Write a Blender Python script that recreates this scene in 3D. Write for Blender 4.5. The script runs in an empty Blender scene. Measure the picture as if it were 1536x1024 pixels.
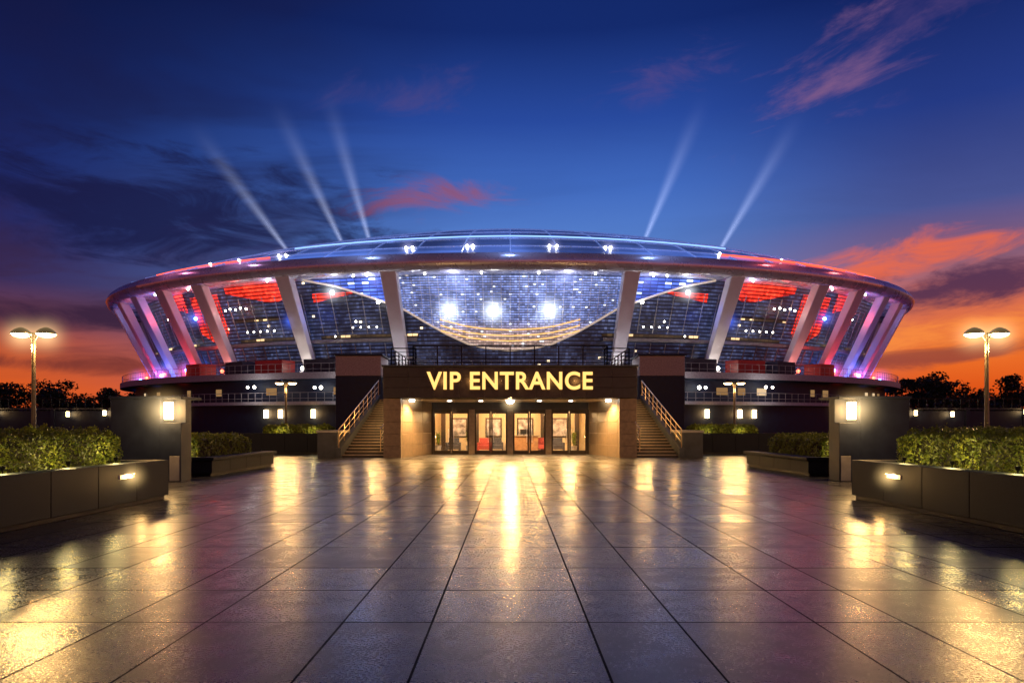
import bpy, math, random
import numpy as np
from mathutils import Vector, Matrix
random.seed(7); rng=np.random.default_rng(7)
S=bpy.context.scene; COL=S.collection
S.view_settings.view_transform='Standard'; S.view_settings.look='None'; S.view_settings.exposure=0
rad=math.radians

def lin(r,g,b):
    f=lambda c:(c/255/12.92) if c/255<=.04045 else ((c/255+.055)/1.055)**2.4
    return (f(r),f(g),f(b),1)

# ---------------------------------------------------------------- node helper
class NT:
    def __init__(s,nt): s.t=nt; s.t.nodes.clear()
    def n(s,typ,**kw):
        nd=s.t.nodes.new(typ)
        for k,v in kw.items(): setattr(nd,k,v)
        return nd
    def put(s,sock,v):
        if isinstance(v,bpy.types.NodeSocket): s.t.links.new(v,sock)
        elif v is not None: sock.default_value=v
    def m(s,op,a,b=None,c=None,clamp=False):
        nd=s.n('ShaderNodeMath',operation=op,use_clamp=clamp)
        s.put(nd.inputs[0],a)
        if b is not None: s.put(nd.inputs[1],b)
        if c is not None: s.put(nd.inputs[2],c)
        return nd.outputs[0]
    def ss(s,v,a,b,lo=0.,hi=1.):
        nd=s.n('ShaderNodeMapRange',interpolation_type='SMOOTHSTEP')
        s.put(nd.inputs[0],v); nd.inputs[1].default_value=a; nd.inputs[2].default_value=b
        nd.inputs[3].default_value=lo; nd.inputs[4].default_value=hi
        return nd.outputs[0]
    def mix(s,f,a,b,bt='MIX'):
        nd=s.n('ShaderNodeMix',data_type='RGBA',blend_type=bt)
        s.put(nd.inputs[0],f); s.put(nd.inputs[6],a); s.put(nd.inputs[7],b)
        return nd.outputs[2]
    def ramp(s,f,stops):
        nd=s.n('ShaderNodeValToRGB'); cr=nd.color_ramp
        while len(cr.elements)<len(stops): cr.elements.new(.5)
        for e,(p,c) in zip(cr.elements,stops): e.position=p; e.color=c
        s.put(nd.inputs[0],f); return nd.outputs[0]
    def noise(s,vec,scale,detail=4,rough=.55,dist=0):
        nd=s.n('ShaderNodeTexNoise'); s.put(nd.inputs['Vector'],vec)
        nd.inputs['Scale'].default_value=scale; nd.inputs['Detail'].default_value=detail
        nd.inputs['Roughness'].default_value=rough; nd.inputs['Distortion'].default_value=dist
        return nd.outputs[0]
    def comb(s,x,y,z):
        nd=s.n('ShaderNodeCombineXYZ'); s.put(nd.inputs[0],x); s.put(nd.inputs[1],y); s.put(nd.inputs[2],z); return nd.outputs[0]
    def sep(s,v):
        nd=s.n('ShaderNodeSeparateXYZ'); s.put(nd.inputs[0],v); return nd.outputs

def newmat(name):
    m=bpy.data.materials.new(name); m.use_nodes=True; return m,NT(m.node_tree)

def pbr(name,col,rough=.6,metal=0,nscale=6,var=.25,bump=.15,bscale=None,emit=None,es=0,spec=.5,coat=0):
    m,t=newmat(name)
    p=t.n('ShaderNodeBsdfPrincipled'); o=t.n('ShaderNodeOutputMaterial')
    tc=t.n('ShaderNodeTexCoord').outputs['Object']
    nz=t.noise(tc,nscale,4,.6)
    c=(col[0],col[1],col[2],1)
    lo=tuple(x*(1-var) for x in c[:3])+(1,); hi=tuple(min(1,x*(1+var)) for x in c[:3])+(1,)
    t.put(p.inputs['Base Color'],t.ramp(nz,[(.3,lo),(.7,hi)]))
    t.put(p.inputs['Roughness'],t.ss(nz,.3,.7,max(0,rough-.06),min(1,rough+.06)))
    p.inputs['Metallic'].default_value=metal
    p.inputs['Specular IOR Level'].default_value=spec
    if bump:
        b=t.n('ShaderNodeBump'); b.inputs['Strength'].default_value=bump; b.inputs['Distance'].default_value=.02
        t.put(b.inputs['Height'],t.noise(tc,bscale or nscale*8,3,.6)); t.put(p.inputs['Normal'],b.outputs[0])
    if emit:
        p.inputs['Emission Color'].default_value=(*emit[:3],1); p.inputs['Emission Strength'].default_value=es
    t.put(o.inputs[0],p.outputs[0])
    return m

def emis(name,col,st):
    m,t=newmat(name); e=t.n('ShaderNodeEmission'); e.inputs[0].default_value=(*col[:3],1); e.inputs[1].default_value=st
    o=t.n('ShaderNodeOutputMaterial'); t.put(o.inputs[0],e.outputs[0]); return m

# ---------------------------------------------------------------- mesh builder
class MB:
    def __init__(s): s.v=[];s.f=[];s.mi=[];s.uv=[]
    def face(s,pts,mi=0,uv=None):
        b=len(s.v); s.v+= [tuple(p) for p in pts]; s.f.append(tuple(range(b,b+len(pts)))); s.mi.append(mi)
        s.uv.append(uv or [(0,0)]*len(pts))
    def hexa(s,P,mi=0):
        b=len(s.v); s.v+=[tuple(p) for p in P]
        for q in ((3,2,1,0),(4,5,6,7),(0,1,5,4),(1,2,6,5),(2,3,7,6),(3,0,4,7)):
            s.f.append(tuple(b+i for i in q)); s.mi.append(mi); s.uv.append([(0,0)]*4)
    def box(s,x0,x1,y0,y1,z0,z1,mi=0):
        if x0>x1:x0,x1=x1,x0
        if y0>y1:y0,y1=y1,y0
        s.hexa([(x0,y0,z0),(x1,y0,z0),(x1,y1,z0),(x0,y1,z0),(x0,y0,z1),(x1,y0,z1),(x1,y1,z1),(x0,y1,z1)],mi)
    def prism(s,yz,x0,x1,mi=0):
        n=len(yz); b=len(s.v)
        s.v+=[(x0,y,z) for y,z in yz]+[(x1,y,z) for y,z in yz]
        s.f.append(tuple(range(b,b+n)));s.f.append(tuple(range(b+2*n-1,b+n-1,-1)))
        s.mi+=[mi,mi]; s.uv+=[[(0,0)]*n]*2
        for i in range(n):
            j=(i+1)%n; s.f.append((b+i,b+n+i,b+n+j,b+j)); s.mi.append(mi); s.uv.append([(0,0)]*4)
    def tube(s,path,r,n=8,mi=0,caps=True,closed=False):
        P=[Vector(p) for p in path]; b=len(s.v); m=len(P)
        rs=r if isinstance(r,(list,tuple)) else [r]*m
        for i,p in enumerate(P):
            a=P[i-1] if (i>0 or closed) else P[i]; c=P[(i+1)%m] if (i<m-1 or closed) else P[i]
            d=(c-a).normalized()
            u=d.cross(Vector((0,0,1)))
            if u.length<.05: u=Vector((1,0,0))
            u.normalize(); w=u.cross(d).normalized()
            for k in range(n):
                an=2*math.pi*k/n; q=p+(u*math.cos(an)+w*math.sin(an))*rs[i]; s.v.append(tuple(q))
        for i in range(m if closed else m-1):
            i2=(i+1)%m
            for k in range(n):
                k2=(k+1)%n; s.f.append((b+i*n+k,b+i*n+k2,b+i2*n+k2,b+i2*n+k)); s.mi.append(mi); s.uv.append([(0,0)]*4)
        if caps and not closed:
            s.f.append(tuple(b+k for k in range(n))[::-1]); s.f.append(tuple(b+(m-1)*n+k for k in range(n)))
            s.mi+=[mi,mi]; s.uv+=[[(0,0)]*n]*2
    def lathe(s,prof,c,n=20,mi=0,sx=1,sy=1):
        b=len(s.v)
        for r,z in prof:
            for k in range(n):
                an=2*math.pi*k/n; s.v.append((c[0]+r*sx*math.cos(an),c[1]+r*sy*math.sin(an),c[2]+z))
        for i in range(len(prof)-1):
            for k in range(n):
                k2=(k+1)%n; s.f.append((b+i*n+k,b+i*n+k2,b+(i+1)*n+k2,b+(i+1)*n+k)); s.mi.append(mi); s.uv.append([(0,0)]*4)
    def ball(s,c,r,mi=0,n=10):
        s.lathe([(max(1e-4,r*math.sin(a)),-r*math.cos(a)) for a in [math.pi*i/6 for i in range(7)]],c,n,mi)
    def build(s,name,mats,parent=None,smooth=False,bevel=0,uv=False):
        me=bpy.data.meshes.new(name); me.from_pydata(s.v,[],s.f)
        for m in (mats if isinstance(mats,(list,tuple)) else [mats]): me.materials.append(m)
        me.polygons.foreach_set('material_index',s.mi)
        if uv:
            l=me.uv_layers.new(name='UVMap'); l.data.foreach_set('uv',[c for f in s.uv for p in f for c in p])
        if smooth:
            me.polygons.foreach_set('use_smooth',[True]*len(s.f))
        me.update(); o=bpy.data.objects.new(name,me); COL.objects.link(o)
        if smooth:
            try: me.set_sharp_from_angle(angle=rad(40))
            except Exception: pass
        if bevel:
            b=o.modifiers.new('bevel','BEVEL'); b.width=bevel; b.segments=2; b.limit_method='ANGLE'
        if parent: o.parent=parent
        return o
def empty(name,loc=(0,0,0)):
    e=bpy.data.objects.new(name,None); COL.objects.link(e); e.location=loc; e.empty_display_size=.3; return e
def light(kind,loc,power,col,parent=None,size=.2,target=None,spot=90,blend=.6,name='bulb'):
    l=bpy.data.lights.new(name,kind); l.energy=power; l.color=col[:3]
    if kind=='AREA': l.size=size
    else: l.shadow_soft_size=size
    if kind=='SPOT': l.spot_size=rad(spot); l.spot_blend=blend
    o=bpy.data.objects.new(name,l); COL.objects.link(o); o.location=loc
    if target is not None:
        o.rotation_euler=(Vector(target)-Vector(loc)).to_track_quat('-Z','Y').to_euler()
    if parent: o.parent=parent
    return o
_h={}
def halo(loc,r,col,st,parent):  # glowing volume ball that imitates bloom around a lamp
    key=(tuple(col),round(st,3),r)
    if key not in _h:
        m,t=newmat('lamp_glow')
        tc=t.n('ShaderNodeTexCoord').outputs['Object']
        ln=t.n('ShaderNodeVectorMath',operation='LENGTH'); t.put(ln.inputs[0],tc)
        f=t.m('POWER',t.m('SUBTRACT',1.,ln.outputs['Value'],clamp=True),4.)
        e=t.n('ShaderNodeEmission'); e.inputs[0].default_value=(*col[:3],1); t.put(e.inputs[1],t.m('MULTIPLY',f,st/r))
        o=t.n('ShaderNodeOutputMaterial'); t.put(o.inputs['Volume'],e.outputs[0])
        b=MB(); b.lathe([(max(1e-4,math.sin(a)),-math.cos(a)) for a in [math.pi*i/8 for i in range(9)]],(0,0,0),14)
        me=bpy.data.meshes.new('glow_ball'); me.from_pydata(b.v,[],b.f); me.materials.append(m); _h[key]=me
    o=bpy.data.objects.new('glow_ball',_h[key]); COL.objects.link(o); o.location=loc; o.scale=(r,r,r)
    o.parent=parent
WARM=(1,.56,.18); WARMW=(1,.78,.5); BLUE=(.06,.16,1); RED=(1,.06,.03); WHITE=(.85,.9,1)

# ---------------------------------------------------------------- world (dusk sky)
W=bpy.data.worlds.new("World"); S.world=W; W.use_nodes=True; W.name='sky'
t=NT(W.node_tree)
g=t.n('ShaderNodeTexCoord').outputs['Generated']; x,y,z=t.sep(g)
az=t.m('ARCTAN2',x,y); el=t.m('ARCSINE',z)
e=t.m('DIVIDE',el,rad(60),clamp=True)
def st(l): return [(a/60,lin(*c)) for a,c in l]
cen=t.ramp(e,st([(0,(165,85,70)),(6,(120,110,160)),(11,(100,136,206)),(15,(88,130,208)),(19,(68,110,196)),(24,(42,76,162)),(30,(21,44,112)),(60,(8,15,52))]))
rig=t.ramp(e,st([(0,(150,46,20)),(2.5,(226,84,24)),(5.5,(246,120,46)),(8.5,(220,112,80)),(11.5,(146,100,124)),(15.5,(76,88,152)),(22,(38,60,136)),(30,(15,32,92)),(60,(6,11,40))]))
lef=t.ramp(e,st([(0,(160,52,22)),(2.5,(226,94,32)),(5,(200,90,50)),(7.5,(112,62,76)),(10,(60,48,94)),(14,(36,44,106)),(20,(25,40,102)),(26,(14,25,74)),(32,(8,15,50)),(60,(4,8,28))]))
fL=t.ss(az,rad(0),rad(-38)); fR=t.ss(az,rad(10),rad(33))
sky=t.mix(fR,t.mix(fL,cen,lef),rig)
zz=t.m('ADD',t.m('MAXIMUM',z,0.),.14)
cx=t.m('DIVIDE',x,zz); cy=t.m('DIVIDE',y,zz)
cv=t.comb(t.m('MULTIPLY',t.m('ADD',cx,t.m('MULTIPLY',cy,.35)),.55),cy,0.)
n1=t.noise(cv,1.35,5,.6,.5)
dark=t.m('MULTIPLY',t.ss(n1,.42,.64),t.m('ADD',.1,t.m('MULTIPLY',t.ss(az,rad(-2),rad(-20)),.55)))
darkc=t.mix(t.ss(el,rad(3),rad(22)),lin(72,42,60),lin(26,28,70))
sky=t.mix(t.m('MULTIPLY',dark,t.ss(el,rad(2.5),rad(7))),sky,darkc)
def cn(tilt,seed,sc=1.5):
    return t.noise(t.comb(t.m('MULTIPLY',t.m('ADD',az,t.m('MULTIPLY',el,.6)),5.),t.m('MULTIPLY',t.m('SUBTRACT',el,t.m('MULTIPLY',az,tilt)),17.),seed),sc,7,.64,.6)
NA=cn(.14,17.); NB=cn(0.,3.); NC=cn(.25,41.,1.1)
def bank(a0,e0,wa,we,col,nn,lo=.47,hi=.66,k=.9,tilt=0.):
    global sky
    da=t.m('DIVIDE',t.m('SUBTRACT',az,rad(a0)),rad(wa))
    de=t.m('DIVIDE',t.m('SUBTRACT',t.m('SUBTRACT',el,rad(e0)),t.m('MULTIPLY',t.m('SUBTRACT',az,rad(a0)),tilt)),rad(we))
    r2=t.m('ADD',t.m('MULTIPLY',da,da),t.m('MULTIPLY',de,de))
    gm=t.m('EXPONENT',t.m('MULTIPLY',r2,-1.))
    v=t.ss(t.m('ADD',nn,t.m('MULTIPLY',t.m('SUBTRACT',gm,1.),.3)),lo-.1,hi-.06)
    v=t.m('MULTIPLY',v,t.ss(gm,.02,.35))
    sky=t.mix(t.m('MULTIPLY',v,k),sky,lin(*col))
bank(-26,16,19,5,(26,27,68),NB,.40,.64,.85)
bank(-13,13.6,10,1.8,(52,46,98),NA,.42,.66,.65)
bank(-6,18.2,6,1.5,(150,88,120),NB,.36,.62,.8,.1)
bank(-8,25.5,6,2.,(88,74,130),NC,.40,.68,.5,.1)
bank(14,27,6,1.6,(100,78,136),NB,.40,.68,.5,.1)
bank(25,25.,8,3.,(140,98,140),NC,.40,.68,.75,.25)
bank(34,29,8,2.4,(80,66,124),NA,.40,.68,.5,.2)
bank(28,11.8,12,1.8,(244,110,70),NA,.38,.64,.85,.12)
bank(34,9.6,11,1.6,(74,46,80),NC,.38,.60,.9,.12)
bank(33,6.8,11,1.2,(255,144,66),NB,.38,.6,.85,.05)
bank(32,5.0,9,.7,(120,58,62),NA,.40,.64,.7,.05)
bank(-33,7.8,10,1.3,(58,36,62),NB,.38,.58,.9)
bank(-35,4.4,9,.7,(104,46,46),NA,.38,.6,.7)
bg=t.n('ShaderNodeBackground'); t.put(bg.inputs[0],sky); bg.inputs[1].default_value=.95
o=t.n('ShaderNodeOutputWorld'); t.put(o.inputs[0],bg.outputs[0])
sun=bpy.data.lights.new('sun','SUN'); sun.energy=.08; sun.angle=rad(10); sun.color=(1,.5,.3)
so=bpy.data.objects.new('sun',sun); COL.objects.link(so); so.rotation_euler=Vector((-1,-.6,-.08)).to_track_quat('-Z','Y').to_euler()

# ---------------------------------------------------------------- materials
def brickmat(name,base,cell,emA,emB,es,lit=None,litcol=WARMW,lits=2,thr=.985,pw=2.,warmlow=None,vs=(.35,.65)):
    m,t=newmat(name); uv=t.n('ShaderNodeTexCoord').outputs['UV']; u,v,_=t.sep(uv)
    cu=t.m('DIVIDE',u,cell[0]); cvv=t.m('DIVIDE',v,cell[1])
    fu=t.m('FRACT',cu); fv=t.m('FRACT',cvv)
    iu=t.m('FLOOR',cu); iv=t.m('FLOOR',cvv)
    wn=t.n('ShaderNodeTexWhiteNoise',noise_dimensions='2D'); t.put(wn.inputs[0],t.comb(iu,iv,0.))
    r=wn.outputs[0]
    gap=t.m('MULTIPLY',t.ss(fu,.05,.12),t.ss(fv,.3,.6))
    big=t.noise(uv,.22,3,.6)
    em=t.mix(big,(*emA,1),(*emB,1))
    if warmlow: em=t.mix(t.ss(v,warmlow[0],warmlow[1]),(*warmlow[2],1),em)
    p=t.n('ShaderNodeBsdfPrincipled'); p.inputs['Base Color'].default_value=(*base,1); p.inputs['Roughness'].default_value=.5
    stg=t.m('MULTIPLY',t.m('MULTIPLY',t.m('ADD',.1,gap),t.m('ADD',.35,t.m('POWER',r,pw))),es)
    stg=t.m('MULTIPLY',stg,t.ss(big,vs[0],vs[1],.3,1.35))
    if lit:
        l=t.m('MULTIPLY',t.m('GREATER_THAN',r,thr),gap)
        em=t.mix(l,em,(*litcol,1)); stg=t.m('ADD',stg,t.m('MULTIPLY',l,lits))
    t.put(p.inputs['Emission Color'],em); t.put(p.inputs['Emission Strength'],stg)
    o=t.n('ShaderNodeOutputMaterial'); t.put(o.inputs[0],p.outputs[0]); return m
M={}
M['dark']=brickmat('tier_seats_dark',(.03,.034,.05),(.4,.45),(.015,.03,.10),(.07,.08,.15),1.3,True,WARMW,.8,.994)  # seats glow by emission in place of light on the stands
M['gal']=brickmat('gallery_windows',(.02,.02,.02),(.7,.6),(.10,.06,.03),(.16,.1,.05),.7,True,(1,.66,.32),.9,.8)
M['red']=brickmat('tier_seats_red',(.25,.01,.01),(.4,.45),(.95,.025,.01),(1,.06,.025),1.9)  # red seats lit by their own emission
M['lens']=brickmat('tier_seats_silver',(.15,.2,.32),(.32,.29),(.13,.24,.8),(.42,.52,.98),1.2,True,(.85,.9,1),.7,.975,1.,(12.2,15.,(.75,.5,.42)),(.2,.8))  # lit look and warm lower part put in as emission
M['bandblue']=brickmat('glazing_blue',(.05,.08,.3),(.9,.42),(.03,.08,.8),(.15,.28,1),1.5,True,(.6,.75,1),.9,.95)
M['bandred']=brickmat('red_glow_cells',(.3,.01,.01),(.4,.45),(.9,.02,.01),(1,.06,.025),2.1,None,WARMW,0,1,1.)  # red light under the roof put in as glowing cells
M['steel']=pbr('painted_steel',(.78,.78,.82),.35,0,.6,.05,0)
M['rim']=pbr('rim_metal',(.74,.75,.84),.28,.45,.6,.05,0)
M['rib']=pbr('roof_rib_metal',(.5,.55,.65),.3,.5,2,.1,0,emit=(.2,.35,1),es=.35)  # blue glow put in as emission, ribs carry no lamps
M['conc']=pbr('concrete',(.28,.27,.27),.7,0,2,.2,.25)
M['concd']=pbr('dark_concrete',(.05,.055,.07),.6,0,2,.25,.25,spec=.3)
M['navy']=pbr('navy_cladding',(.014,.022,.048),.5,0,2,.25,.1,spec=.3)
M['black']=pbr('black_metal',(.015,.015,.017),.4,.6,8,.2,0)
M['bronze']=pbr('bronze_frame',(.05,.04,.03),.35,.6,8,.2,.05)
M['granite']=pbr('dark_granite',(.013,.017,.025),.6,0,40,.6,.3,140,spec=.2)
M['stone']=pbr('entrance_stone',(.22,.16,.11),.42,0,5,.25,.3,40)
M['stoned']=pbr('entrance_stone_dark',(.035,.031,.033),.4,0,5,.25,.3,40)
M['step']=pbr('stair_stone',(.28,.21,.15),.6,0,12,.3,.3)
M['asph']=pbr('asphalt_ground',(.035,.037,.042),.8,0,.5,.3,.3,30)
M['soil']=pbr('soil',(.03,.028,.012),.9,0,10,.3,.4)
M['bark']=pbr('bark',(.05,.035,.025),.9,0,8,.3,.5)
M['warm']=emis('lamp_warm',(1,.62,.22),9); M['warmhi']=emis('lamp_warm_bright',(1,.64,.26),22)
M['white']=emis('lamp_white',(1,.93,.8),20); M['blueL']=emis('lamp_blue',(.15,.35,1),16); M['redL']=emis('lamp_red',(1,.1,.05),10)
# roof skin
m,t=newmat('roof_panels'); M['roof']=m
p=t.n('ShaderNodeBsdfPrincipled'); o=t.n('ShaderNodeOutputMaterial')
ob=t.n('ShaderNodeTexCoord').outputs['Object']; X,Y,Z=t.sep(ob)
uv=t.n('ShaderNodeTexCoord').outputs['UV']; U,V,_=t.sep(uv)
wn=t.n('ShaderNodeTexWhiteNoise',noise_dimensions='2D')
t.put(wn.inputs[0],t.comb(t.m('FLOOR',U),t.m('FLOOR',V),0.))
rv=wn.outputs[0]
t.put(p.inputs['Base Color'],t.mix(rv,(.24,.28,.38,1),(.38,.44,.54,1)))
p.inputs['Metallic'].default_value=.7; t.put(p.inputs['Roughness'],t.ss(rv,0,1,.22,.36))
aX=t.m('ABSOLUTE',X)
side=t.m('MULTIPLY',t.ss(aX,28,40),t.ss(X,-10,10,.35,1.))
ec=t.mix(side,(.09,.19,.72,1),(.8,.06,.06,1))  # blue and red light on the roof put in as panel emission
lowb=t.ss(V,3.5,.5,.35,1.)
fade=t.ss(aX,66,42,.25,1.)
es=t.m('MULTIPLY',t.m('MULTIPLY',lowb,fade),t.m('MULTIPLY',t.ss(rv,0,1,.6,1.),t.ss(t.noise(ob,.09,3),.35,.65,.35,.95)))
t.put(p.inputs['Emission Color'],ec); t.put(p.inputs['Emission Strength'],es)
t.put(o.inputs[0],p.outputs[0])
# paving
m,t=newmat('paving_granite'); M['pave']=m
p=t.n('ShaderNodeBsdfPrincipled'); o=t.n('ShaderNodeOutputMaterial')
ob=t.n('ShaderNodeTexCoord').outputs['Object']; ri=t.n('ShaderNodeNewGeometry').outputs['Random Per Island']
fine=t.noise(ob,42,3,.75); mid=t.noise(ob,2.8,6,.68,.3); big=t.noise(ob,.35,3,.6)
c=t.ramp(fine,[(.38,(.012,.013,.017,1)),(.5,(.06,.06,.066,1)),(.64,(.2,.19,.19,1))])
c=t.mix(t.ss(ri,0,1,.0,.55),c,(.034,.028,.027,1)); c=t.mix(t.ss(mid,.42,.66,0,.6),c,(.018,.02,.028,1))
t.put(p.inputs['Base Color'],c)
r=t.m('ADD',t.ss(big,.3,.7,.22,.27),t.m('ADD',t.m('MULTIPLY',ri,.08),t.m('ADD',t.m('MULTIPLY',t.m('SUBTRACT',fine,.5),.42),t.m('MULTIPLY',t.m('SUBTRACT',mid,.5),.2))))
t.put(p.inputs['Roughness'],r); p.inputs['Specular IOR Level'].default_value=.55
b=t.n('ShaderNodeBump'); b.inputs['Strength'].default_value=.36; b.inputs['Distance'].default_value=.0035; t.put(b.inputs['Height'],fine)
t.put(p.inputs['Normal'],b.outputs[0]); t.put(o.inputs[0],p.outputs[0])
# leaves
def leafmat(name,a,bb):
    m,t=newmat(name); p=t.n('ShaderNodeBsdfPrincipled'); o=t.n('ShaderNodeOutputMaterial')
    ri=t.n('ShaderNodeNewGeometry').outputs['Random Per Island']
    ob=t.n('ShaderNodeTexCoord').outputs['Object']
    c=t.mix(ri,(*a,1),(*bb,1)); c=t.mix(t.ss(t.noise(ob,2.6,3),.42,.65,0,.5),c,tuple(v*.45 for v in a)+(1,))
    t.put(p.inputs['Base Color'],c); p.inputs['Roughness'].default_value=.5
    tr=t.n('ShaderNodeBsdfTranslucent'); t.put(tr.inputs[0],c); mx=t.n('ShaderNodeMixShader'); mx.inputs[0].default_value=.3
    t.put(mx.inputs[1],p.outputs[0]); t.put(mx.inputs[2],tr.outputs[0]); t.put(o.inputs[0],mx.outputs[0]); return m
M['leaf']=leafmat('hedge_leaf',(.08,.13,.012),(.26,.28,.025))
M['leafd']=leafmat('tree_leaf',(.02,.035,.012),(.05,.07,.02))
m,t=newmat('door_glass'); M['glass']=m
tr=t.n('ShaderNodeBsdfTransparent'); gl=t.n('ShaderNodeBsdfGlossy'); gl.inputs['Roughness'].default_value=.03
fr=t.n('ShaderNodeFresnel'); mx=t.n('ShaderNodeMixShader'); t.put(mx.inputs[0],t.m('ADD',fr.outputs[0],.04)); t.put(mx.inputs[1],tr.outputs[0]); t.put(mx.inputs[2],gl.outputs[0])
tr.inputs[0].default_value=(.93,.93,.92,1)
o=t.n('ShaderNodeOutputMaterial'); t.put(o.inputs[0],mx.outputs[0])

# ---------------------------------------------------------------- ground & paving
b=MB(); b.face([(-1500,-300,-.03),(1500,-300,-.03),(1500,2500,-.03),(-1500,2500,-.03)]); b.build('ground',M['asph'])
pav=empty('stone_paving')
b=MB(); b.face([(-42,-6,-.014),(42,-6,-.014),(42,60,-.014),(-42,60,-.014)]); b.build('joint_bed',pbr('joint_sand',(.006,.006,.007),.95,spec=.1),pav)
xs=[]; k=0
while .64+1.86*k<42: xs+=[.64+1.86*k,.64+1.86*k+.73]; k+=1
xs=sorted([-a for a in xs]+xs)
ys=[-6,-4.8,-3.6,-2.4,-1.2,0,1.1,2.2,3.35,4.1,5.6,6.7,7.76,9.1,10.15]
while ys[-1]<59: ys.append(ys[-1]+(1.3 if len(ys)%2 else 1.05))
b=MB(); gp=.009
for i in range(len(xs)-1):
    for j in range(len(ys)-1):
        a,c_,d,e_=xs[i]+gp,xs[i+1]-gp,ys[j]+gp,ys[j+1]-gp
        h=[random.uniform(-.0015,.0015) for _ in range(3)]; h.append(h[0]+h[2]-h[1])
        b.face([(a,d,h[0]),(c_,d,h[1]),(c_,e_,h[2]),(a,e_,h[3])])
b.build('paving_slabs',M['pave'],pav)

# ---------------------------------------------------------------- stadium
st_=empty('football_stadium')
A,B,YC=65.8,40.,120.
def P(s,tdeg,z): a=rad(tdeg); return Vector((A*s*math.sin(a),YC-B*s*math.cos(a),z))
ST=[(1,22.05),(.985,22.5),(.965,23.15),(.94,23.9),(.91,24.65),(.88,25.4),(.84,26.2),(.8,26.9),(.75,27.6),(.7,28.1),(.6,28.7),(.5,29.)]
def rz(s,tdeg=0):
    z_=29.
    for (a,za),(c,zc) in zip(ST,ST[1:]):
        if c<=s<=a: f=(a-s)/(a-c); z_=za+f*(zc-za); break
    k=1-.55*abs(s*math.sin(rad(tdeg)))**1.4
    return 22.05+(z_-22.05)*k
def R(s,tdeg,dz=0): return P(s,tdeg,rz(s,tdeg)+dz)
def ring(b,prof,mi=0,step=2.5,t0=-180,t1=180):
    n=int(round((t1-t0)/step)); L=0
    for i in range(n):
        ta,tb=t0+i*step,t0+(i+1)*step
        L2=L+(P(.95,tb,0)-P(.95,ta,0)).length; V=0
        for (s0,z0),(s1,z1) in zip(prof,prof[1:]):
            dv=math.hypot((s1-s0)*45,z1-z0)
            b.face([P(s0,ta,z0),P(s0,tb,z0),P(s1,tb,z1),P(s1,ta,z1)],mi,[(L,V),(L2,V),(L2,V+dv),(L,V+dv)]); V+=dv
        L=L2
b=MB()
NS=len(ST)
for i in range(144):
    for j in range(NS): b.v.append(tuple(R(ST[j][0],-180+i*2.5)))
for i in range(144):
    i2=(i+1)%144
    for j in range(NS-1):
        b.f.append((i*NS+j,i2*NS+j,i2*NS+j+1,i*NS+j+1)); b.mi.append(0); b.uv.append([(i//2+.5,j+.5)]*4)
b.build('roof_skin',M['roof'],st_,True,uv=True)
b=MB()
for i in range(72):
    ta,tb=i*5,i*5+5
    pr=[(.5,None),(.5,26.9),(.6,26.6),(.75,25.4),(.9,22.6),(.95,20.6)]
    for (s0,z0),(s1,z1) in zip(pr,pr[1:]):
        f=lambda s_,z_,tt: R(s_,tt) if z_ is None else P(s_,tt,min(z_,rz(s_,tt)-.5))
        b.face([f(s0,z0,ta),f(s0,z0,tb),f(s1,z1,tb),f(s1,z1,ta)])
b.build('roof_underside',M['concd'],st_)
rp=[(.93,19.93),(1.,19.9),(1.006,20.05),(1.013,20.45),(1.017,21),(1.013,21.55),(1.006,21.9),(1.,22.05)]
b=MB(); n=240
for i in range(n):
    for s_,z_ in rp: b.v.append(tuple(P(s_,i*360/n,z_)))
for i in range(n):
    i2=(i+1)%n
    for j in range(len(rp)-1): b.f.append((i*8+j,i2*8+j,i2*8+j+1,i*8+j+1)); b.mi.append(0); b.uv.append([(0,0)]*4)
b.build('roof_rim',M['rim'],st_,True)
b=MB()
for i in range(72): b.tube([R(s,i*5,.05) for s,z in ST],.07,5)
for s in (.965,.91,.84,.75,.65): b.tube([R(s,i*2.5,.05) for i in range(144)],.065,5,closed=True)
b.build('roof_ribs',M['rib'],st_,True)
b=MB(); b.tube([R(.9,i*2,.16) for i in range(-14,15)],.1,5)
b.build('roof_led_line',emis('led_blue',(.25,.45,1),1.8),st_)
b=MB()
b.tube([R(.975,i,.12) for i in range(24,56,2)],.12,5); b.tube([R(.975,-i,.12) for i in range(28,52,2)],.08,5)
b.build('roof_led_line_red',emis('led_red',(1,.1,.05),2.2),st_)
def fs(z): return .87+(z-8.5)/11.4*.07
def tier(name,mat,t0,t1,z0,z1,off=0.,step=1.0,zb=None,rows=None):
    b=MB(); n=max(1,int(round((t1-t0)/step))); dt=(t1-t0)/n; L=0
    for i in range(n):
        ta,tb=t0+i*dt,t0+(i+1)*dt; L2=L+(P(.93,tb,0)-P(.93,ta,0)).length
        zA=zb(ta) if zb else z0; zB=zb(tb) if zb else z0
        R_=rows or max(1,int((z1-z0)/.45))
        for r in range(R_):
            q0,q1=r/R_,(r+1)/R_
            a0=zA+(z1-zA)*q0; a1=zA+(z1-zA)*q1; b0=zB+(z1-zB)*q0; b1=zB+(z1-zB)*q1
            if a1-a0<1e-3 and b1-b0<1e-3: continue
            sa0,sa1,sb0,sb1=fs(a0)+off,fs(a1)+off,fs(b0)+off,fs(b1)+off
            b.face([P(sa0,ta,a0),P(sb0,tb,b0),P(sb0+.001,tb,b1),P(sa0+.001,ta,a1)],0,[(L,a0),(L2,b0),(L2,b1-.01),(L,a1-.01)])
            b.face([P(sa0+.001,ta,a1),P(sb0+.001,tb,b1),P(sb1,tb,b1),P(sa1,ta,a1)],0,[(L,a1-.01)]*4)
        L=L2
    return b.build(name,mat,st_,uv=True)
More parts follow.
